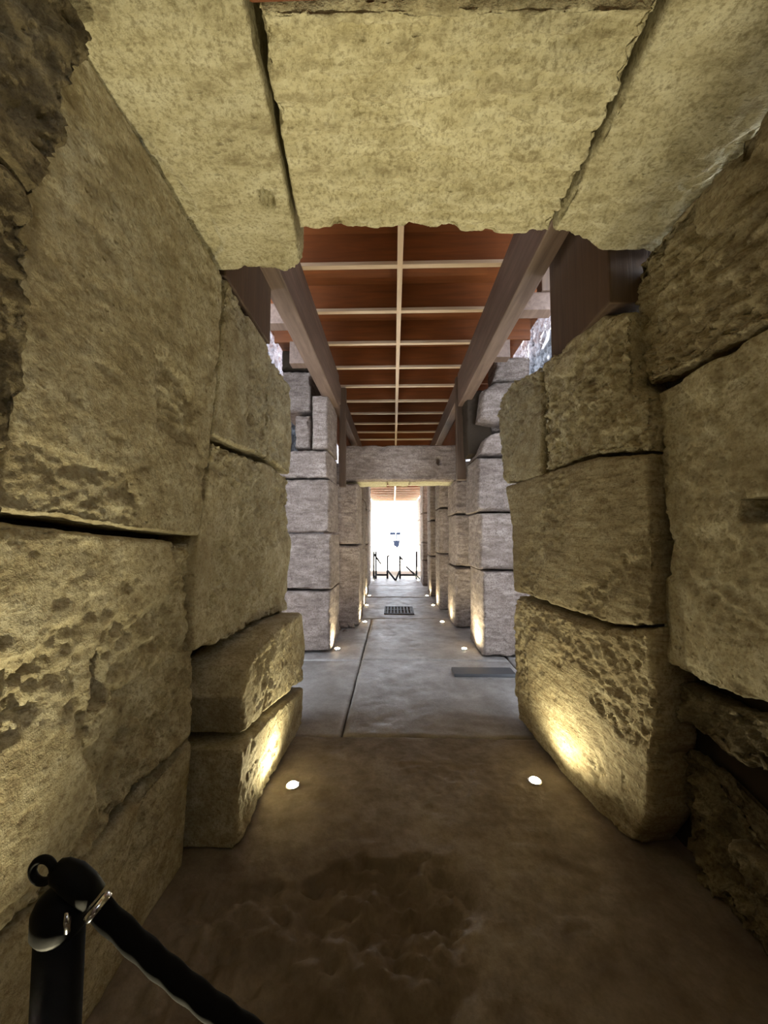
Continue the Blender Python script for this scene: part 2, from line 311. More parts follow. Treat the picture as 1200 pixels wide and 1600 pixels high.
STONES['wall_right'] = [
 dict(B=[(1.27,-.9,2.3),(1.27,.6,2.28),(1.27,1.122,2.277),(1.27,1.296,2.271),(1.27,1.566,2.276),(1.27,1.958,2.298)], T=[(1.27,-.9,3.0),(1.27,.6,3.0),(1.27,1.254,2.985),(1.27,1.922,2.983)], ext=(.16,0,0), R=[(1.27,1.958,2.298),(1.27,2.049,2.389),(1.27,2.041,2.703),(1.27,2.01,2.932),(1.27,1.922,2.983)], q=.008, rough=1, am=2.3, rad=.02, seed=111, lab='rough upper block of the right wall under the ceiling slab'),
 dict(B=[(1.28,-.9,.86),(1.28,.6,.86),(1.28,1.385,.962),(1.28,1.627,.922),(1.28,1.802,.932),(1.28,1.9,.945)], T=[(1.28,-.9,2.28),(1.28,.6,2.27),(1.28,1.307,2.264),(1.28,1.547,2.26),(1.28,1.884,2.247)], ext=(.15,0,0), R=[(1.28,1.9,.945),(1.28,1.911,1.196),(1.28,1.841,1.505),(1.28,1.885,1.782),(1.28,1.884,2.247)], q=.009, rough=.5, am=.9, rad=.02, seed=121, pits=[[(1.28,1.387,1.636),(.06,.065,.042),.14],[(1.28,1.868,1.991),(.05,.022,.03),.08]], lab='biggest block of the right wall with a square socket hole'),
 dict(B=[(1.32,-.9,.5),(1.32,.6,.52),(1.32,1.444,.677),(1.32,1.573,.65),(1.32,1.693,.652),(1.32,1.976,.724)], T=[(1.32,-.9,.85),(1.32,.6,.85),(1.32,1.43,.916),(1.32,1.68,.87),(1.32,1.972,.867)], ext=(.11,0,0), q=.011, rough=1, am=2.4, rad=.03, seed=131, lab='thin crumbling course under the biggest right block'),
 dict(B=[(1.34,-.9,-.02),(1.34,1.2,-.02),(1.34,1.9,-.02)], T=[(1.36,-.9,.5),(1.36,.6,.45),(1.35,1.492,.408),(1.35,1.62,.453),(1.35,1.72,.551),(1.35,2.008,.55)], ext=(.08,0,0), q=.012, rough=1, am=3, rad=.04, seed=141, lab='worn dark block at the foot of the right wall'),
 dict(B=[(1.3,1.0,.22),(1.3,1.449,.25),(1.3,1.536,.214),(1.3,1.637,.245)], T=[(1.3,1.0,.38),(1.3,1.439,.417),(1.3,1.526,.392),(1.3,1.631,.346)], ext=(.1,0,0), q=.012, rough=1, am=2.5, rad=.04, seed=151, lab='small loose chunk wedged in the worn foot of the right wall'),
 dict(B=[(1.186,2.028,.009),(1.152,2.262,-.063),(1.099,2.623,-.039),(1.003,3.283,.032)], T=[(1.212,1.85,1.116),(1.159,2.209,1.037),(1.106,2.574,1.037),(1.0,3.297,1.039)], ext=(.22,.04,0), L=[(1.186,2.028,.009),(1.203,1.909,.221),(1.21,1.86,.623),(1.212,1.85,1.116)], R=[(1.003,3.283,.032),(.993,3.351,.336),(.993,3.345,.763),(1.0,3.297,1.039)], q=.008, rough=.6, am=.95, rad=.05, seed=161, lab='tall lowest block on the right beside the floor light, raked by its beam'),
 dict(B=[(1.212,1.85,1.125),(1.159,2.208,1.051),(1.106,2.573,1.058),(1.001,3.296,1.066)], T=[(1.213,1.839,1.932),(1.158,2.217,1.994),(1.078,2.764,1.999),(.983,3.419,1.975)], ext=(.22,.04,0), R=[(1.001,3.296,1.066),(.999,3.305,1.414),(.994,3.34,1.743),(.983,3.419,1.975)], q=.009, rough=.45, am=1.0, rad=.03, seed=171, lab='horizontally bedded middle block of the right wall with dark pits'),
 dict(B=[(1.213,1.839,1.942),(1.158,2.216,2.005),(1.076,2.781,1.988)], T=[(1.201,1.922,2.69),(1.172,2.125,2.797),(1.128,2.423,2.798),(1.078,2.763,2.793)], ext=(.22,.04,0), L=[(1.213,1.839,1.942),(1.216,1.818,2.201),(1.2,1.932,2.308),(1.199,1.939,2.511),(1.201,1.922,2.69)], q=.009, rough=1, am=1.9, rad=.025, seed=181, lab='upper glittering rough block of the right wall beneath the brown post'),
 dict(B=[(1.074,2.79,1.975),(1.037,3.047,1.969),(.977,3.458,1.997)], T=[(1.076,2.78,2.787),(1.042,3.01,2.822),(1.01,3.232,2.851)], ext=(.22,.04,0), R=[(.977,3.458,1.997),(.969,3.512,2.341),(.958,3.585,2.662),(.976,3.466,2.791),(1.01,3.232,2.851)], q=.009, rough=.95, am=1.4, rad=.025, seed=191, lab='small rough block at the far top corner of the right wall'),
]
STONES['ceiling'] = [
 dict(B=[(-.382,.971,3.0),(.151,.977,3.0),(.746,.989,3.0)], T=[(-.453,1.757,3.0),(.231,1.759,3.0),(.344,1.797,3.0),(.582,1.819,3.0),(.757,1.791,3.0)], ext=(0,0,.5), L=[(-.382,.971,3.0),(-.412,1.241,3.0),(-.453,1.757,3.0)], R=[(.746,.989,3.0),(.755,1.23,3.0),(.761,1.511,3.0),(.757,1.791,3.0)], q=.009, rough=.9, am=1.3, rad=.018, seed=201, strata=1, lab='middle ceiling slab with horizontal bedding cracks'),
 dict(B=[(-1.4,-1.0,3.0),(-.41,-1.0,3.0)], T=[(-1.4,2.13,3.0),(-.957,2.03,3.0),(-.759,2.03,3.0),(-.59,2.061,3.0),(-.481,1.981,3.0)], ext=(0,0,.5), R=[(-.41,-1,3.0),(-.4,.953,3.0),(-.421,1.24,3.0),(-.468,1.753,3.0),(-.481,1.981,3.0)], q=.009, rough=.35, am=.9, rad=.018, seed=211, pits=[[(-.548,1.574,3.0),(.03,.042,.05),.45]], lab='left ceiling slab with a round hole near its far edge'),
 dict(B=[(.79,-1.0,3.0),(1.42,-1.0,3.0)], T=[(.765,1.796,3.0),(.9,1.835,3.0),(1.066,1.926,3.0),(1.277,1.926,3.0),(1.42,1.98,3.0)], ext=(0,0,.5), L=[(.79,-1,3.0),(.755,.982,3.0),(.766,1.23,3.0),(.769,1.511,3.0),(.765,1.796,3.0)], q=.009, rough=.3, am=.8, rad=.018, seed=221, lab='smooth pale right ceiling slab'),
]
STONES['stone_pier:L1'] = [
 dict(B=[(-1.638,5.1,.018),(-1.233,5.1,.016),(-.829,5.1,.024)], T=[(-1.651,5.1,.798),(-1.243,5.1,.804),(-.836,5.1,.801)], ext=(0,.85,0), q=.02, rough=.5, am=1.0, rad=.035, seed=300),
 dict(B=[(-1.652,5.1,.823),(-1.239,5.1,.82),(-.827,5.1,.826)], T=[(-1.665,5.1,1.559),(-1.248,5.1,1.563),(-.833,5.1,1.558)], ext=(0,.85,0), q=.02, rough=.5, am=1.0, rad=.035, seed=307),
 dict(B=[(-1.665,5.1,1.576),(-1.257,5.1,1.57),(-.851,5.1,1.575)], T=[(-1.678,5.1,2.298),(-1.266,5.1,2.301),(-.857,5.1,2.295)], ext=(0,.85,0), q=.02, rough=.5, am=1.0, rad=.035, seed=314),
 dict(B=[(-1.678,5.1,2.315),(-1.279,5.1,2.309),(-.882,5.1,2.312)], T=[(-1.685,5.1,2.69),(-1.284,5.1,2.692),(-.886,5.1,2.685)], ext=(0,.85,0), q=.02, rough=.5, am=1.0, rad=.035, seed=321),
 dict(B=[(-1.107,5.12,2.708),(-.994,5.12,2.703),(-.881,5.12,2.707)], T=[(-1.115,5.12,3.45),(-1.001,5.12,3.454),(-.887,5.12,3.448)], ext=(0,.85,0), q=.02, rough=.1, am=1.0, rad=.035, seed=341),
 dict(B=[(-1.548,5.2,3.249),(-1.343,5.2,3.242),(-1.139,5.2,3.246)], T=[(-1.557,5.2,3.83),(-1.351,5.2,3.832),(-1.145,5.2,3.825)], ext=(0,.8,0), q=.02, rough=.2, am=1.0, rad=.035, seed=351),
 dict(B=[(-1.576,5.2,3.848),(-1.172,5.2,3.844)], T=[(-1.58,5.2,4.141),(-1.175,5.2,4.109)], ext=(0,.7,0), q=.02, rough=.8, rad=.03, seed=371, dark=1),  # dark block for a black hole; the hole's shade is in its colour
 dict(B=[(-1.361,5.16,2.719),(-1.247,5.16,2.713),(-1.133,5.16,2.718)], T=[(-1.368,5.16,3.208),(-1.253,5.16,3.211),(-1.138,5.16,3.206)], ext=(0,.7,0), q=.02, rough=1.0, am=2.0, rad=.035, seed=361),
]
STONES['stone_pier:R1'] = [
 dict(B=[(1.029,5.3,2.638),(1.416,5.3,2.636)], T=[(1.005,5.3,3.543),(1.299,5.3,3.595)], ext=(0,.3,0), q=.02, rough=.5, rad=.03, seed=445, dark=1),
 dict(B=[(1.121,4.95,.012),(1.459,4.95,.01),(1.796,4.95,.017)], T=[(1.137,4.95,1.079),(1.479,4.95,1.084),(1.821,4.95,1.081)], ext=(0,.85,0), q=.02, rough=.9, am=1.2, rad=.035, seed=400),
 dict(B=[(1.101,4.97,1.094),(1.465,4.97,1.09),(1.829,4.97,1.095)], T=[(1.111,4.97,1.829),(1.479,4.97,1.833),(1.845,4.97,1.828)], ext=(0,.8,0), q=.02, rough=.5, am=1.0, rad=.06, seed=407),
 dict(B=[(1.075,4.95,1.845),(1.457,4.95,1.839),(1.838,4.95,1.844)], T=[(1.085,4.95,2.558),(1.47,4.95,2.56),(1.855,4.95,2.554)], ext=(0,.8,0), q=.02, rough=.5, am=1.0, rad=.06, seed=414),
 dict(B=[(1.097,4.97,2.578),(1.37,4.97,2.577),(1.863,4.97,2.574)], T=[(1.209,4.97,2.822),(1.334,4.97,2.88),(1.87,4.97,2.902)], ext=(0,.8,0), q=.02, rough=.6, rad=.05, seed=421),
 dict(B=[(1.13,5.05,3.066),(1.399,5.05,3.013),(1.861,5.05,3.027)], T=[(1.196,5.05,3.499),(1.367,5.05,3.602),(1.874,5.05,3.631)], ext=(0,.6,0), q=.02, rough=.3, rad=.1, seed=431),
 dict(B=[(1.308,5.3,2.978),(1.994,5.3,2.991)], T=[(1.328,5.3,3.149),(1.998,5.3,3.144)], ext=(0,.4,0), q=.02, rough=1.0, rad=.05, am=2.0, seed=435),
 dict(B=[(1.355,5.1,3.64),(1.594,5.1,3.62),(1.867,5.1,3.635)], T=[(1.377,5.1,3.922),(1.515,5.1,3.956),(1.875,5.1,3.978)], ext=(0,.4,0), q=.02, rough=.3, rad=.08, seed=439),
]
STONES['stone_pier:L2'] = [
 dict(B=[(-1.088,6.6,-.01),(-.837,6.6,-.015),(-.587,6.6,-.007)], T=[(-1.099,6.6,1.364),(-.846,6.6,1.369),(-.593,6.6,1.364)], ext=(0,.9,0), q=.02, rough=.5, am=1.0, rad=.035, seed=500),
 dict(B=[(-1.099,6.6,1.385),(-.857,6.6,1.379),(-.615,6.6,1.386)], T=[(-1.108,6.6,2.436),(-.863,6.6,2.441),(-.619,6.6,2.434)], ext=(0,.9,0), q=.02, rough=.5, am=1.0, rad=.035, seed=507),
]
STONES['stone_pier:R2'] = [
 dict(B=[(1.007,6.45,.017),(1.185,6.45,.011),(1.363,6.45,.019)], T=[(1.018,6.45,.999),(1.197,6.45,1.005),(1.377,6.45,1.0)], ext=(0,.9,0), q=.02, rough=.7, am=1.3, rad=.035, seed=520),
 dict(B=[(1.028,6.45,1.02),(1.203,6.45,1.014),(1.377,6.45,1.021)], T=[(1.038,6.45,1.881),(1.213,6.45,1.886),(1.389,6.45,1.881)], ext=(0,.9,0), q=.02, rough=.7, am=1.3, rad=.035, seed=527),
 dict(B=[(1.027,6.45,1.903),(1.208,6.45,1.896),(1.389,6.45,1.902)], T=[(1.033,6.45,2.463),(1.215,6.45,2.467),(1.397,6.45,2.461)], ext=(0,.9,0), q=.02, rough=.7, am=1.3, rad=.035, seed=534),
]
STONES['stone_pier:L3'] = [
 dict(B=[(-1.5,8.1,-.002),(-.64,8.1,-.002)], T=[(-1.5,8.1,1.246),(-.64,8.1,1.246)], ext=(0,.8,0), q=.045, rough=.5, rad=.04, seed=540),
 dict(B=[(-1.5,8.1,1.258),(-.64,8.1,1.258)], T=[(-1.5,8.1,2.296),(-.64,8.1,2.296)], ext=(0,.8,0), q=.045, rough=.5, rad=.04, seed=547),
 dict(B=[(-1.5,8.1,2.308),(-.64,8.1,2.308)], T=[(-1.5,8.1,3.096),(-.64,8.1,3.096)], ext=(0,.8,0), q=.045, rough=.5, rad=.04, seed=554),
]
STONES['stone_pier:R3'] = [
 dict(B=[(.95,8.0,-.002),(1.75,8.0,-.002)], T=[(.95,8.0,1.146),(1.75,8.0,1.146)], ext=(0,.8,0), q=.045, rough=.5, rad=.04, seed=560),
 dict(B=[(.95,8.0,1.158),(1.75,8.0,1.158)], T=[(.95,8.0,2.096),(1.75,8.0,2.096)], ext=(0,.8,0), q=.045, rough=.5, rad=.04, seed=567),
 dict(B=[(.95,8.0,2.108),(1.75,8.0,2.108)], T=[(.95,8.0,3.096),(1.75,8.0,3.096)], ext=(0,.8,0), q=.045, rough=.5, rad=.04, seed=574),
]
STONES['stone_pier:L4'] = [
 dict(B=[(-1.5,9.8,-.002),(-.68,9.8,-.002)], T=[(-1.5,9.8,1.296),(-.68,9.8,1.296)], ext=(0,.8,0), q=.045, rough=.5, rad=.04, seed=580),
 dict(B=[(-1.5,9.8,1.308),(-.68,9.8,1.308)], T=[(-1.5,9.8,2.196),(-.68,9.8,2.196)], ext=(0,.8,0), q=.045, rough=.5, rad=.04, seed=587),
 dict(B=[(-1.5,9.8,2.208),(-.68,9.8,2.208)], T=[(-1.5,9.8,3.196),(-.68,9.8,3.196)], ext=(0,.8,0), q=.045, rough=.5, rad=.04, seed=594),
]
STONES['stone_pier:R4'] = [
 dict(B=[(.92,9.7,-.002),(1.75,9.7,-.002)], T=[(.92,9.7,.996),(1.75,9.7,.996)], ext=(0,.9,0), q=.045, rough=.5, rad=.04, seed=600),
 dict(B=[(.92,9.7,1.008),(1.75,9.7,1.008)], T=[(.92,9.7,1.896),(1.75,9.7,1.896)], ext=(0,.9,0), q=.045, rough=.5, rad=.04, seed=607),
 dict(B=[(.92,9.7,1.908),(1.75,9.7,1.908)], T=[(.92,9.7,3.196),(1.75,9.7,3.196)], ext=(0,.9,0), q=.045, rough=.5, rad=.04, seed=614),
]
STONES['stone_pier:L5'] = [
 dict(B=[(-1.5,11.6,-.002),(-.745,11.6,-.002)], T=[(-1.5,11.6,1.196),(-.745,11.6,1.196)], ext=(0,1.0,0), q=.045, rough=.5, rad=.04, seed=620),
 dict(B=[(-1.5,11.6,1.208),(-.745,11.6,1.208)], T=[(-1.5,11.6,2.296),(-.745,11.6,2.296)], ext=(0,1.0,0), q=.045, rough=.5, rad=.04, seed=627),
 dict(B=[(-1.5,11.6,2.308),(-.745,11.6,2.308)], T=[(-1.5,11.6,3.196),(-.745,11.6,3.196)], ext=(0,1.0,0), q=.045, rough=.5, rad=.04, seed=634),
]
STONES['stone_pier:R5'] = [
 dict(B=[(.88,11.7,-.002),(1.75,11.7,-.002)], T=[(.88,11.7,.746),(1.75,11.7,.746)], ext=(0,1.2,0), q=.045, rough=.5, rad=.04, seed=640),
 dict(B=[(.88,11.7,.758),(1.75,11.7,.758)], T=[(.88,11.7,1.296),(1.75,11.7,1.296)], ext=(0,1.2,0), q=.045, rough=.5, rad=.04, seed=647),
 dict(B=[(.88,11.7,1.308),(1.75,11.7,1.308)], T=[(.88,11.7,2.196),(1.75,11.7,2.196)], ext=(0,1.2,0), q=.045, rough=.5, rad=.04, seed=654),
 dict(B=[(.88,11.7,2.208),(1.75,11.7,2.208)], T=[(.88,11.7,3.196),(1.75,11.7,3.196)], ext=(0,1.2,0), q=.045, rough=.5, rad=.04, seed=661),
]
STONES['stone_pier:L6'] = [
 dict(B=[(-1.8,14.6,-.002),(-1.1,14.6,-.002)], T=[(-1.8,14.6,1.096),(-1.1,14.6,1.096)], ext=(0,5.0,0), q=.045, rough=.5, rad=.04, seed=660),
 dict(B=[(-1.8,14.6,1.108),(-1.1,14.6,1.108)], T=[(-1.8,14.6,2.196),(-1.1,14.6,2.196)], ext=(0,5.0,0), q=.045, rough=.5, rad=.04, seed=667),
 dict(B=[(-1.8,14.6,2.208),(-1.1,14.6,2.208)], T=[(-1.8,14.6,3.196),(-1.1,14.6,3.196)], ext=(0,5.0,0), q=.045, rough=.5, rad=.04, seed=674),
]
STONES['stone_pier:R6'] = [
 dict(B=[(1.15,14.6,-.002),(1.9,14.6,-.002)], T=[(1.15,14.6,1.096),(1.9,14.6,1.096)], ext=(0,5.0,0), q=.045, rough=.5, rad=.04, seed=680),
 dict(B=[(1.15,14.6,1.108),(1.9,14.6,1.108)], T=[(1.15,14.6,2.196),(1.9,14.6,2.196)], ext=(0,5.0,0), q=.045, rough=.5, rad=.04, seed=687),
 dict(B=[(1.15,14.6,2.208),(1.9,14.6,2.208)], T=[(1.15,14.6,3.196),(1.9,14.6,3.196)], ext=(0,5.0,0), q=.045, rough=.5, rad=.04, seed=694),
]
STONES['stone_lintel'] = [
 dict(B=[(-.95,6.68,2.49),(.1,6.68,2.485),(1.2,6.68,2.49)], T=[(-.95,6.68,3.13),(.1,6.68,3.12),(1.2,6.68,3.12)], ext=(0,.2,0), q=.02, rough=.35, rad=.03, seed=700, pits=[[(.795,6.68,2.834),(.04,.03,.06),.09]], nolabel=1),
]

# ================= the setting =================
def structure(name, lo, hi, mat, sub=None):
    o = box(name, lo, hi, mat, bev=0); o['kind'] = 'structure'; return o
wall_left = structure('wall_left', (-1.42, -2.4, -.1), (-1.13, 3.2, 2.96), M['void'])
wall_right = structure('wall_right', (1.45, -2.4, -.1), (1.72, 3.25, 2.70), M['void'])
wall_back = structure('wall_back', (-1.5, -2.7, -.1), (1.8, -2.4, 5.2), M['post'])
ceiling = structure('ceiling', (-1.42, -2.4, 3.52), (1.72, -1.0, 3.7), M['void'])
floor = structure('floor', (-2.2, -2.7, -.3), (2.6, 14.0, -.09), M['void'])
ground = structure('ground', (-60, 14.0, -.5), (60, 120, -.02), M['ground'])
for s in STONES['wall_left']: stone(wall_left, M['stone_shaded'] if s['seed'] in (31, 41, 51) else M['stone'], **s)
for s in STONES['wall_right']: stone(wall_right, M['stone_shaded'] if s['seed'] in (141, 131, 151) else M['stone_bed'] if s['seed'] in (161, 171, 111) else M['stone'], **s)
for s in STONES['ceiling']: stone(ceiling, M['slab'], **s)

# tall outer walls behind the trenches at both sides, open to the sky, hatched with tool marks
def outer_wall(name, x0, x1, seed):
    w = empty(name, (x0, 6, 0), kind='structure')
    zs = [-.1, 1.3, 2.6, 3.9, 5.2, 6.2]; ys = [3.3, 5.0, 6.9, 8.6, 10.4, 12.2, 14.0]; rng = random.Random(seed)
    for i in range(5):
        yy = [3.3] + [y + rng.uniform(-.3, .3) for y in ys[1:-1]] + [14.0]
        if i % 2: yy = [3.3] + [(yy[k]+yy[k+1])/2 for k in range(6)] + [14.0]
        for k in range(len(yy)-1):
            stone(w, M['outer'], B=[(x0, yy[k], zs[i]), (x0, yy[k+1], zs[i])], T=[(x0, yy[k], zs[i+1]), (x0, yy[k+1], zs[i+1])], ext=(x1-x0, 0, 0),
                  q=.03 if yy[k] < 7 and i > 1 else .12, rough=1, am=2.6, rad=.05, seed=seed+i*13+k)
    return w
outer_wall('wall_outer_left', -2.0, -2.25, 801)
outer_wall('wall_outer_right', 2.2, 2.5, 851)

# floor slabs
fl = [  # x0, x1, y0, y1, z
    (-1.2, 1.5, -2.4, .55, 0), (-.40, 1.42, 3.06, 4.86, 0), (-1.9, -.41, 3.06, 4.86, -.012), (-.40, 1.42, 4.87, 7.2, .004), (-1.9, -.41, 4.87, 7.2, -.008),
    (-1.9, 2.1, 7.22, 9.6, 0), (-1.9, 2.1, 9.62, 11.8, .005), (-1.9, 2.1, 11.82, 13.95, 0)]
def flat(x0, x1, y0, y1, z, seed, q, **k):
    r = random.Random(seed); j = lambda: r.uniform(-.01, .01)
    mid = lambda a, b: [(a[0]+(b[0]-a[0])*t, a[1]+(b[1]-a[1])*t+j(), z) for t in (.25, .5, .75)]
    A, Bp, C_, D = (x0, y0, z), (x1, y0, z), (x0, y1, z), (x1, y1, z)
    return stone(floor, M['floor_grey' if y0 > 3 else 'floor'], B=[A]+mid(A, Bp)+[Bp], T=[C_]+mid(C_, D)+[D], ext=(0, 0, -.08), q=q, rough=.1, am=.35, rad=.012, seed=seed, name='paving_slab', gap=.003, **k)
for i, (x0, x1, y0, y1, z) in enumerate(fl): flat(x0, x1, y0, y1, z, 900+i*5, .03)
flat(1.43, 2.1, 3.06, 7.2, 0, 960, .05)
def worn(V, n1, n2):
    # a hollow with broken rock showing in the front slab
    edge = 1.84 + .13*np.sin(V[:, 0]*2.6+1.0) + .05*vnoise(V*7, 5) + .03*vnoise(V*19, 6)
    m = smooth(edge, edge-.035, V[:, 1])*smooth(.34, .22, V[:, 0]+.12*vnoise(V*4, 7)+(1.6-V[:, 1])*(-.05))*smooth(-1.05, -.75, V[:, 0]+.1*vnoise(V*4, 8))*smooth(.55, .75, V[:, 1])
    return m*(-.03 + .012*n2 + .030*fbm(V*np.array([9., 12., 1.]), 4, 9) - .02*smooth(.1, .6, vnoise(V*6, 12)))
flat(-1.2, 1.5, .56, 3.05, 0, 990, .0105, mask=worn)

# ================= stone piers =================
PL_ = {'L1': 'left stone pier lit blue-white near its top, with a broken niche', 'R1': 'right stone pier nearest the camera, topped by a rounded grey boulder',
       'L2': 'left stone pier carrying the near end of the doorway lintel', 'R2': 'right stone pier under the lintel, three blocks high',
       'L3': 'thin pale slice of left stone pier, first one beyond the doorway', 'R3': 'right stone pier, first one beyond the doorway with a lit edge',
       'L4': 'thin slice of left stone pier, second one beyond the doorway', 'R4': 'right stone pier, second one beyond the doorway',
       'L5': 'left stone pier, third one beyond the doorway, next to the gate', 'R5': 'right stone pier of four low blocks, next to the gate',
       'L6': 'left stone wall end past the metal gate', 'R6': 'right stone wall end past the metal gate'}
for key, lst in STONES.items():
    if not key.startswith('stone_pier'): continue
    xs = [p[0] for s in lst for p in s['B']]; y = lst[0]['B'][0][1]; dep = lst[0]['ext'][1]
    p = empty('stone_pier', ((min(xs)+max(xs))/2, y+dep/2, 0), label=PL_[key.split(':')[1]], cat='pillar', group='stone piers along the passage')
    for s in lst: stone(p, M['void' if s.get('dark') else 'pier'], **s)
s = STONES['stone_lintel'][0]
lin = empty('stone_lintel', (.1, 7.1, 2.48), label='long brown stone lintel spanning the passage over the doorway', cat='lintel')
stone(lin, M['pier'], **s)
# soffit stones behind the front lintel face, their pale undersides meet in two joints
for i, (a, b) in enumerate([(-.95, -.12), (-.11, .30), (.31, 1.2)]):
    stone(lin, M['slab'], B=[(a, 6.89, 2.5), (b, 6.89, 2.5)], T=[(a, 7.7, 2.5+.01*i), (b, 7.7, 2.5+.01*i)], ext=(0, 0, .5), q=.03, rough=.3, rad=.02, seed=720+i*5, name='soffit_stone')

# ================= timber roof =================
roof = empty('timber_roof', (.06, 4, 3.93), label='red-brown timber coffered roof of cross joists with pale lower edges over the near passage', cat='roof')
Z0 = 3.93
jy = [3.28 + .70*k for k in range(-6, 10)]
for y in jy:
    box('joist', (-1.5, y, Z0+.035), (1.7, y+.03, Z0+.30), M['joist'], roof, bev=0)
    box('batten', (-1.12, y-.012, Z0), (1.22, y+.042, Z0+.034), M['edge'], roof, bev=.003)
box('centre_rib', (.045, -1.0, Z0+.036), (.075, 10.2, Z0+.30), M['joist'], roof, bev=0)
box('centre_batten', (.036, -1.0, Z0-.004), (.084, 10.2, Z0+.030), M['edge_y'], roof, bev=.003)
ye = [-2.4] + [y+.015 for y in jy] + [10.3]
for a, b in zip(ye[:-1], ye[1:]): box('deck_board', (-1.62, a, Z0+.302), (1.80, b-.004, Z0+.34), M['joist'], roof, bev=0)
roof2 = empty('timber_roof', (.06, 15, 3.25), label='lower timber roof with closely spaced pale battens seen through the doorway', cat='roof')
for k in range(14):
    y = 10.6+.70*k
    box('joist', (-1.1, y, 3.284), (1.2, y+.03, 3.48), M['joist'], roof2, bev=0); box('batten', (-1.1, y-.012, 3.25), (1.2, y+.042, 3.283), M['edge'], roof2, bev=.003)
box('centre_batten', (.03, 10.5, 3.246), (.09, 19.8, 3.28), M['edge_y'], roof2, bev=.003)
box('deck_board', (-1.12, 10.35, 3.482), (1.22, 19.9, 3.52), M['joist'], roof2, bev=0)
box('fascia', (-1.5, 10.31, 3.2), (1.6, 10.345, 4.26), M['joist'], roof2, bev=0)

def timber(name, lo, hi, mat, label, cat, group=None, bev=.012):
    o = box(name, lo, hi, mat, bev=bev); tag(o, label, cat, group); return o
timber('roof_beam', (-.98, 1.2, 3.43), (-.81, 5.6, 3.925), M['beam'], 'long weathered beam under the left side of the near timber roof', 'beam', 'long roof beams')
timber('roof_beam', (.95, 1.2, 3.43), (1.10, 5.6, 3.925), M['beam'], 'long weathered beam under the right side of the near timber roof', 'beam', 'long roof beams')
timber('roof_beam', (-.98, 5.78, 3.62), (-.84, 10.2, 3.925), M['beam'], 'shallower left beam showing as a pale sliver above the left of the lintel', 'beam', 'far roof beams')
timber('roof_beam', (.97, 5.75, 3.62), (1.12, 10.2, 3.925), M['beam'], 'shallower right beam showing as a pale triangle above the right of the lintel', 'beam', 'far roof beams')
timber('wall_post', (-1.42, 2.06, 3.0), (-.94, 2.84, 3.92), M['post'], 'wide dark brown post on top of the left wall beneath the roof', 'post', 'brown posts on the wall tops')
timber('wall_post', (1.14, 1.99, 2.77), (1.62, 2.74, 3.92), M['post'], 'wide dark brown post on top of the right wall beneath the roof', 'post', 'brown posts on the wall tops')
timber('slim_post', (-.86, 6.02, 2.3), (-.76, 6.12, 3.90), M['post'], 'slim brown post at the right edge of the blue-lit left pier', 'post')
timber('slim_post', (.93, 5.62, 2.35), (1.06, 5.74, 3.90), M['post'], 'slim brown post under the far end of the right beam', 'post')
timber('cross_timber', (-.395, .75, 3.003), (.775, .965, 3.28), M['joist'], 'red-brown cross timber at the very top of the view above the middle ceiling slab', 'beam')
for x0, x1, s_ in ((-1.04, -1.005, 'left'), (1.135, 1.17, 'right')):
    w = empty('side_boarding', (x0, 8, 3.2), label='red-brown side boarding under the roof behind the %s beam, beyond the nearest pier' % s_, cat='boarding')
    for k in range(6): box('board', (x0, 6.15+.69*k, 3.215), (x1, 6.15+.69*k+.684, 3.92), M['joist'], w, bev=0)
# outriggers from the beams to the outer walls, with uprights on them
def outrigger(side, y, zb, zt, x0, x1, label, up=None):
    o = empty('outrigger', ((x0+x1)/2, y, zb), label=label, cat='timber')
    box('arm', (x0, y, zb), (x1, y+.14, zt), M['beam'], o, bev=.006)
    if up: box('upright', (up[0], y-.02, zt+.002), (up[1], y+.10, up[2]), M['post'], o, bev=.006)
outrigger(1, 3.3, 3.52, 3.68, 1.11, 1.42, 'short timber arm with a pale block on it, in the right opening nearest the camera', (1.30, 1.40, 3.93))
outrigger(1, 4.2, 3.52, 3.72, 1.11, 1.30, 'short timber stub just beyond the larger arm in the right opening')
outrigger(-1, 3.6, 3.60, 3.80, -1.25, -.985, 'short pinkish timber arm in the left opening, the upper and nearer one')
outrigger(-1, 4.3, 3.52, 3.78, -1.20, -.985, 'short pinkish timber arm in the left opening, the lower and farther one')

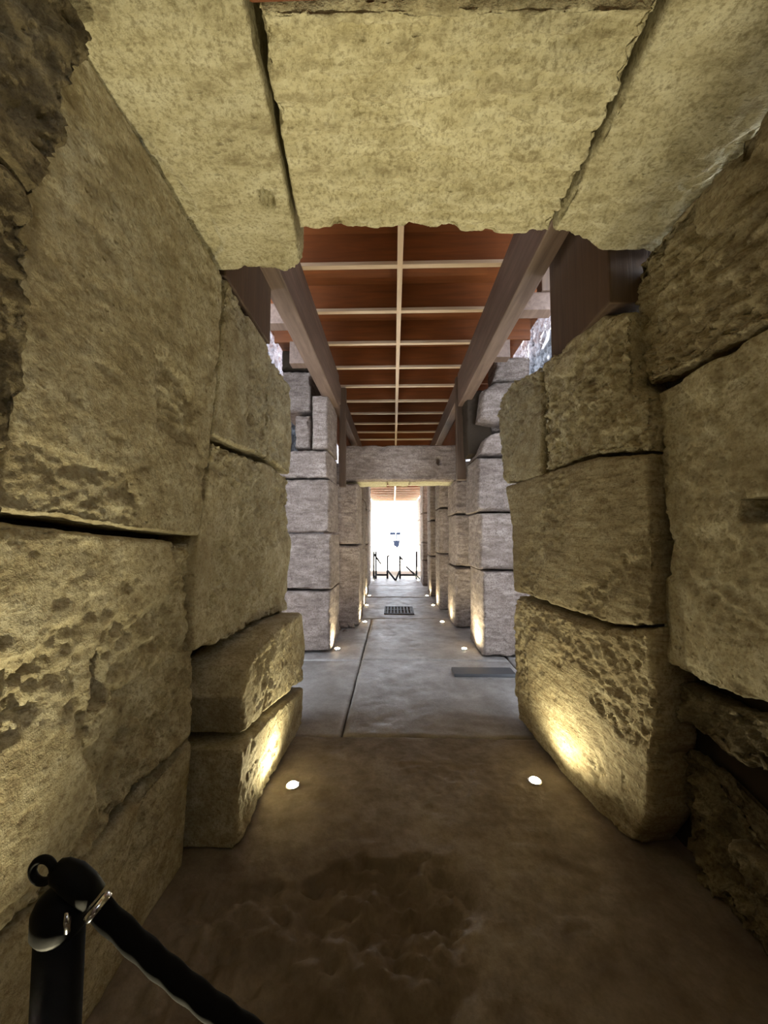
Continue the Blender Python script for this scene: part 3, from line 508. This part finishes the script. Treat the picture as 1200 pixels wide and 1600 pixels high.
# ================= floor uplights =================
UPL = ['', '', '', '', 'glowing round floor light on the left, nearest the camera', 'glowing round floor light on the right, nearest the camera',
    'floor light at the foot of the blue-lit left pier', 'floor light at the foot of the nearest right pier', 'floor light at the left foot of the doorway', 'floor light at the right foot of the doorway',
    'floor light on the left, first beyond the doorway', 'floor light on the right, first beyond the doorway', 'floor light on the left, second beyond the doorway', 'floor light on the right, second beyond the doorway',
    'farthest floor light on the left by the gate', 'farthest floor light on the right by the gate']
proto = None
for i, (x, y, w) in enumerate(UPLIGHTS):
    root = empty('floor_uplight', (x, y, .0), label=UPL[i] or ('floor light behind the view on the %s, %s' % ('left' if x < 0 else 'right', 'nearer' if y > 0 else 'farther')), cat='light', group='round recessed floor lights')
    if proto is None:
        bm = bmesh.new(); lathe(bm, (0, 0, 0), [(.045, -.03), (.045, .004), (.042, .008), (.036, .008), (.034, .004), (.034, -.03)][:6]); rim = to_obj(bm, 'rim', M['chrome'], None, True, origin=(0, 0, 0))
        bm = bmesh.new(); lathe(bm, (0, 0, 0), [(.033, -.005), (.033, .009), (.028, .013), (.012, .015), (.002, .0155)]); lens = to_obj(bm, 'lens', M['lens'], None, True, origin=(0, 0, 0)); proto = (rim, lens)
    else:
        rim, lens = proto[0].copy(), proto[1].copy(); COL.objects.link(rim); COL.objects.link(lens)
    rim.parent = root; lens.parent = root
    ld = bpy.data.lights.new('uplight', 'SPOT'); ld.energy = w; ld.color = WARM; ld.spot_size = math.radians(166 if i > 3 else 102); ld.spot_blend = .7 if i > 3 else 1; ld.shadow_soft_size = .025
    lo = bpy.data.objects.new('uplight_beam', ld); COL.objects.link(lo); lo.parent = root; lo.location = (0, 0, .035)
    lo.rotation_euler = (PI, 0, 0)

# ================= grate, cover plate =================
g = empty('floor_grate', (.10, 7.95, 0), label='slotted iron drain grate set in the passage floor', cat='grate')
bm = bmesh.new()
for lo, hi in (((-.19, 7.58, -.01), (.40, 7.62, .014)), ((-.19, 8.30, -.01), (.40, 8.34, .014)), ((-.19, 7.621, -.01), (-.16, 8.299, .014)), ((.37, 7.621, -.01), (.40, 8.299, .014)), ((-.159, 7.94, -.01), (.369, 7.98, .0135))): bbox(bm, lo, hi)
to_obj(bm, 'frame', M['grate'], g)
for k in range(8):
    x = -.14+.067*k
    for y0, y1 in ((7.622, 7.939), (7.981, 8.299)): box('bar', (x, y0, -.008), (x+.035, y1, .012), M['grate'], g, bev=0)
box('pan', (-.159, 7.63, .0), (.369, 8.29, .003), M['void'], g, bev=0)
o = box('cover_plate', (.66, 4.30, .0), (1.33, 4.52, .035), M['plate'], bev=.006); tag(o, 'low grey rectangular plate lying on the floor against the right wall', 'plate')
# a few bits of rubble by the left pier
RUB = ['rounded grey rubble chunk nearest the left doorway pier', 'small rubble chunk closest to the floor light at the left doorway foot', 'largest rubble chunk, leftmost in the heap at the left doorway foot', 'smallest rubble chunk at the front of the heap by the left doorway']
for i, (x, y, r_) in enumerate([(-.83, 6.35, .09), (-.70, 6.42, .06), (-.95, 6.2, .10), (-.78, 6.15, .045)]):
    o = stone(None, M['pier'], B=[(x-r_, y, .0), (x+r_, y+.01, .0)], T=[(x-r_*.8, y, r_), (x+r_*.7, y, r_*1.2)], ext=(0, r_*1.6, 0), q=.02, rough=1, am=1.2, rad=r_*.6, seed=1001+i, name='rubble_chunk')
    tag(o, RUB[i], 'rubble', 'rubble at the left doorway foot')

# ================= barrier =================
def barrier_post(x, y, h, label):
    r = empty('barrier_post', (x, y, 0), label=label, cat='barrier', group='rope barrier posts')
    bm = bmesh.new(); lathe(bm, (x, y, 0), [(.16, .0), (.16, .012), (.14, .022), (.045, .035), (.034, .05)], 36); to_obj(bm, 'base', M['black'], r, True)
    bm = bmesh.new(); lathe(bm, (x, y, 0), [(.0285, .036), (.0285, h-.055)], 28); to_obj(bm, 'tube', M['black'], r, True)
    bm = bmesh.new(); lathe(bm, (x, y, 0), [(.0285, h-.054), (.033, h-.046), (.033, h-.022), (.028, h-.010), (.018, h-.002), (.006, h)], 28); to_obj(bm, 'cap', M['black'], r, True)
    return r
pa = barrier_post(-.459, .55, 1.062, 'black metal barrier post in the lower left corner by the left wall'); pb = barrier_post(.985, .55, 1.062, 'black metal barrier post out of view on the right')
rp = empty('barrier_rope', (-.43, .55, 1.03), label='black cloth-covered barrier rope sagging from the barrier post in the lower left', cat='rope')
def cat(x): return .748 + .64*(x-.27)**2
# twisted cord look: slight strand modulation
bm = bmesh.new()
n = 16; seg = 360; rings = []
for i in range(seg+1):
    x = -.405 + 1.35*i/seg; z = cat(x); sl = 1.28*(x-.27); d = Vector((1, 0, sl)).normalized(); a = Vector((0, 1, 0)); b = d.cross(a)
    ring = []
    for k in range(n):
        th = 2*PI*k/n; rr = .0145*(1+.05*math.cos(3*(th - x*60))); ring.append(bm.verts.new(Vector((x, .548, z)) + rr*(math.cos(th)*a + math.sin(th)*b)))
    rings.append(ring)
for i in range(seg):
    for k in range(n): bm.faces.new((rings[i][k], rings[i][(k+1) % n], rings[i+1][(k+1) % n], rings[i+1][k]))
bm.faces.new(rings[0]); bm.faces.new(rings[-1])
to_obj(bm, 'cord', M['velvet'], rp, True)
def ferrule(xa, xb):
    bm = bmesh.new(); tube(bm, [(xa, .548, cat(xa)), (xa+(xb-xa)*.15, .548, cat(xa+(xb-xa)*.15)), (xa+(xb-xa)*.85, .548, cat(xa+(xb-xa)*.85)), (xb, .548, cat(xb))], [.014, .0175, .0175, .0145], 18); f = to_obj(bm, 'ferrule', M['chrome'], rp, True); f['label'] = 'shiny metal end sleeve'
ferrule(-.411, -.402); ferrule(.942, .951)
bm = bmesh.new(); tube(bm, [(-.462, .54, 1.098), (-.455, .54, 1.093), (-.44, .543, 1.082), (-.425, .546, 1.066), (-.412, .548, 1.052)], [.010, .0155, .0185, .0185, .016], 16); to_obj(bm, 'end_sleeve', M['black'], rp, True)
bm = bmesh.new(); torus(bm, (-.474, .535, 1.097), .0145, .0052, 'y'); to_obj(bm, 'ring', M['black'], rp, True)
bm = bmesh.new(); tube(bm, [(-.434, .53, 1.050), (-.433, .529, 1.040), (-.431, .528, 1.026)], [.003, .0045, .0035], 10); c = to_obj(bm, 'clip_pin', M['chrome'], rp, True); c['label'] = 'small shiny hanging clip'
bm = bmesh.new(); tube(bm, [(.948, .548, 1.046), (.965, .548, 1.06), (.98, .548, 1.075)], [.016, .0185, .012], 16); to_obj(bm, 'end_sleeve', M['black'], rp, True)

# ================= gate and far exterior =================
gt = empty('metal_gate', (0, 13.6, 0), label='low thin metal gate and rails at the far end of the passage', cat='gate')
def bar(name, pts, r=.031): bm = bmesh.new(); tube(bm, pts, r, 8); to_obj(bm, name, M['steel'], gt, True)
for x in (-.70, -.62, -.22, .22, .80): bar('gate_post', [(x, 13.6, .0), (x, 13.6, .80 if abs(x) < .3 else .95)])
bar('rail', [(-.60, 13.6, .13), (-.235, 13.6, .13)]); bar('rail', [(.235, 13.6, .13), (.785, 13.6, .13)])
bar('gate_brace', [(-.22, 13.57, .30), (.05, 13.05, .02)]); bar('gate_brace', [(.22, 13.57, .30), (.07, 13.05, .02)])
bar('gate_brace', [(-.685, 13.6, .86), (-.44, 13.6, .50)]); bar('gate_brace', [(.44, 13.6, .42), (.86, 13.1, .06)]); bar('gate_brace', [(-.60, 13.58, .16), (-.68, 13.1, .03)])
bar('rail', [(-.22, 13.6, .78), (-.15, 13.6, .80)]); bar('rail', [(.22, 13.6, .75), (.32, 13.6, .66)])
sg = empty('sign_post', (.1, 24, 0), label='small dark blue sign on a thin post far outside the passage', cat='sign')
bm = bmesh.new(); tube(bm, [(.18, 24.05, -.02), (.18, 24.05, 1.66)], .03, 8); to_obj(bm, 'pole', M['steel'], sg, True)
bm = bmesh.new(); v = [bm.verts.new(p) for p in ((-.03, 23.98, 1.17), (.39, 23.98, 1.17), (.35, 23.98, .86), (.23, 23.98, .72), (.02, 23.98, .86))]; f = bm.faces.new(v)
r_ = bmesh.ops.extrude_face_region(bm, geom=[f]); bmesh.ops.translate(bm, verts=[q_ for q_ in r_['geom'] if isinstance(q_, bmesh.types.BMVert)], vec=(0, .04, 0)); to_obj(bm, 'panel', M['blue_sign'], sg)


for xa, xb in ((-.22, .10), (.20, .42)): box('board', (xa, 24.02, 1.52), (xb, 24.07, 1.68), M['blue_sign'], sg, bev=0)
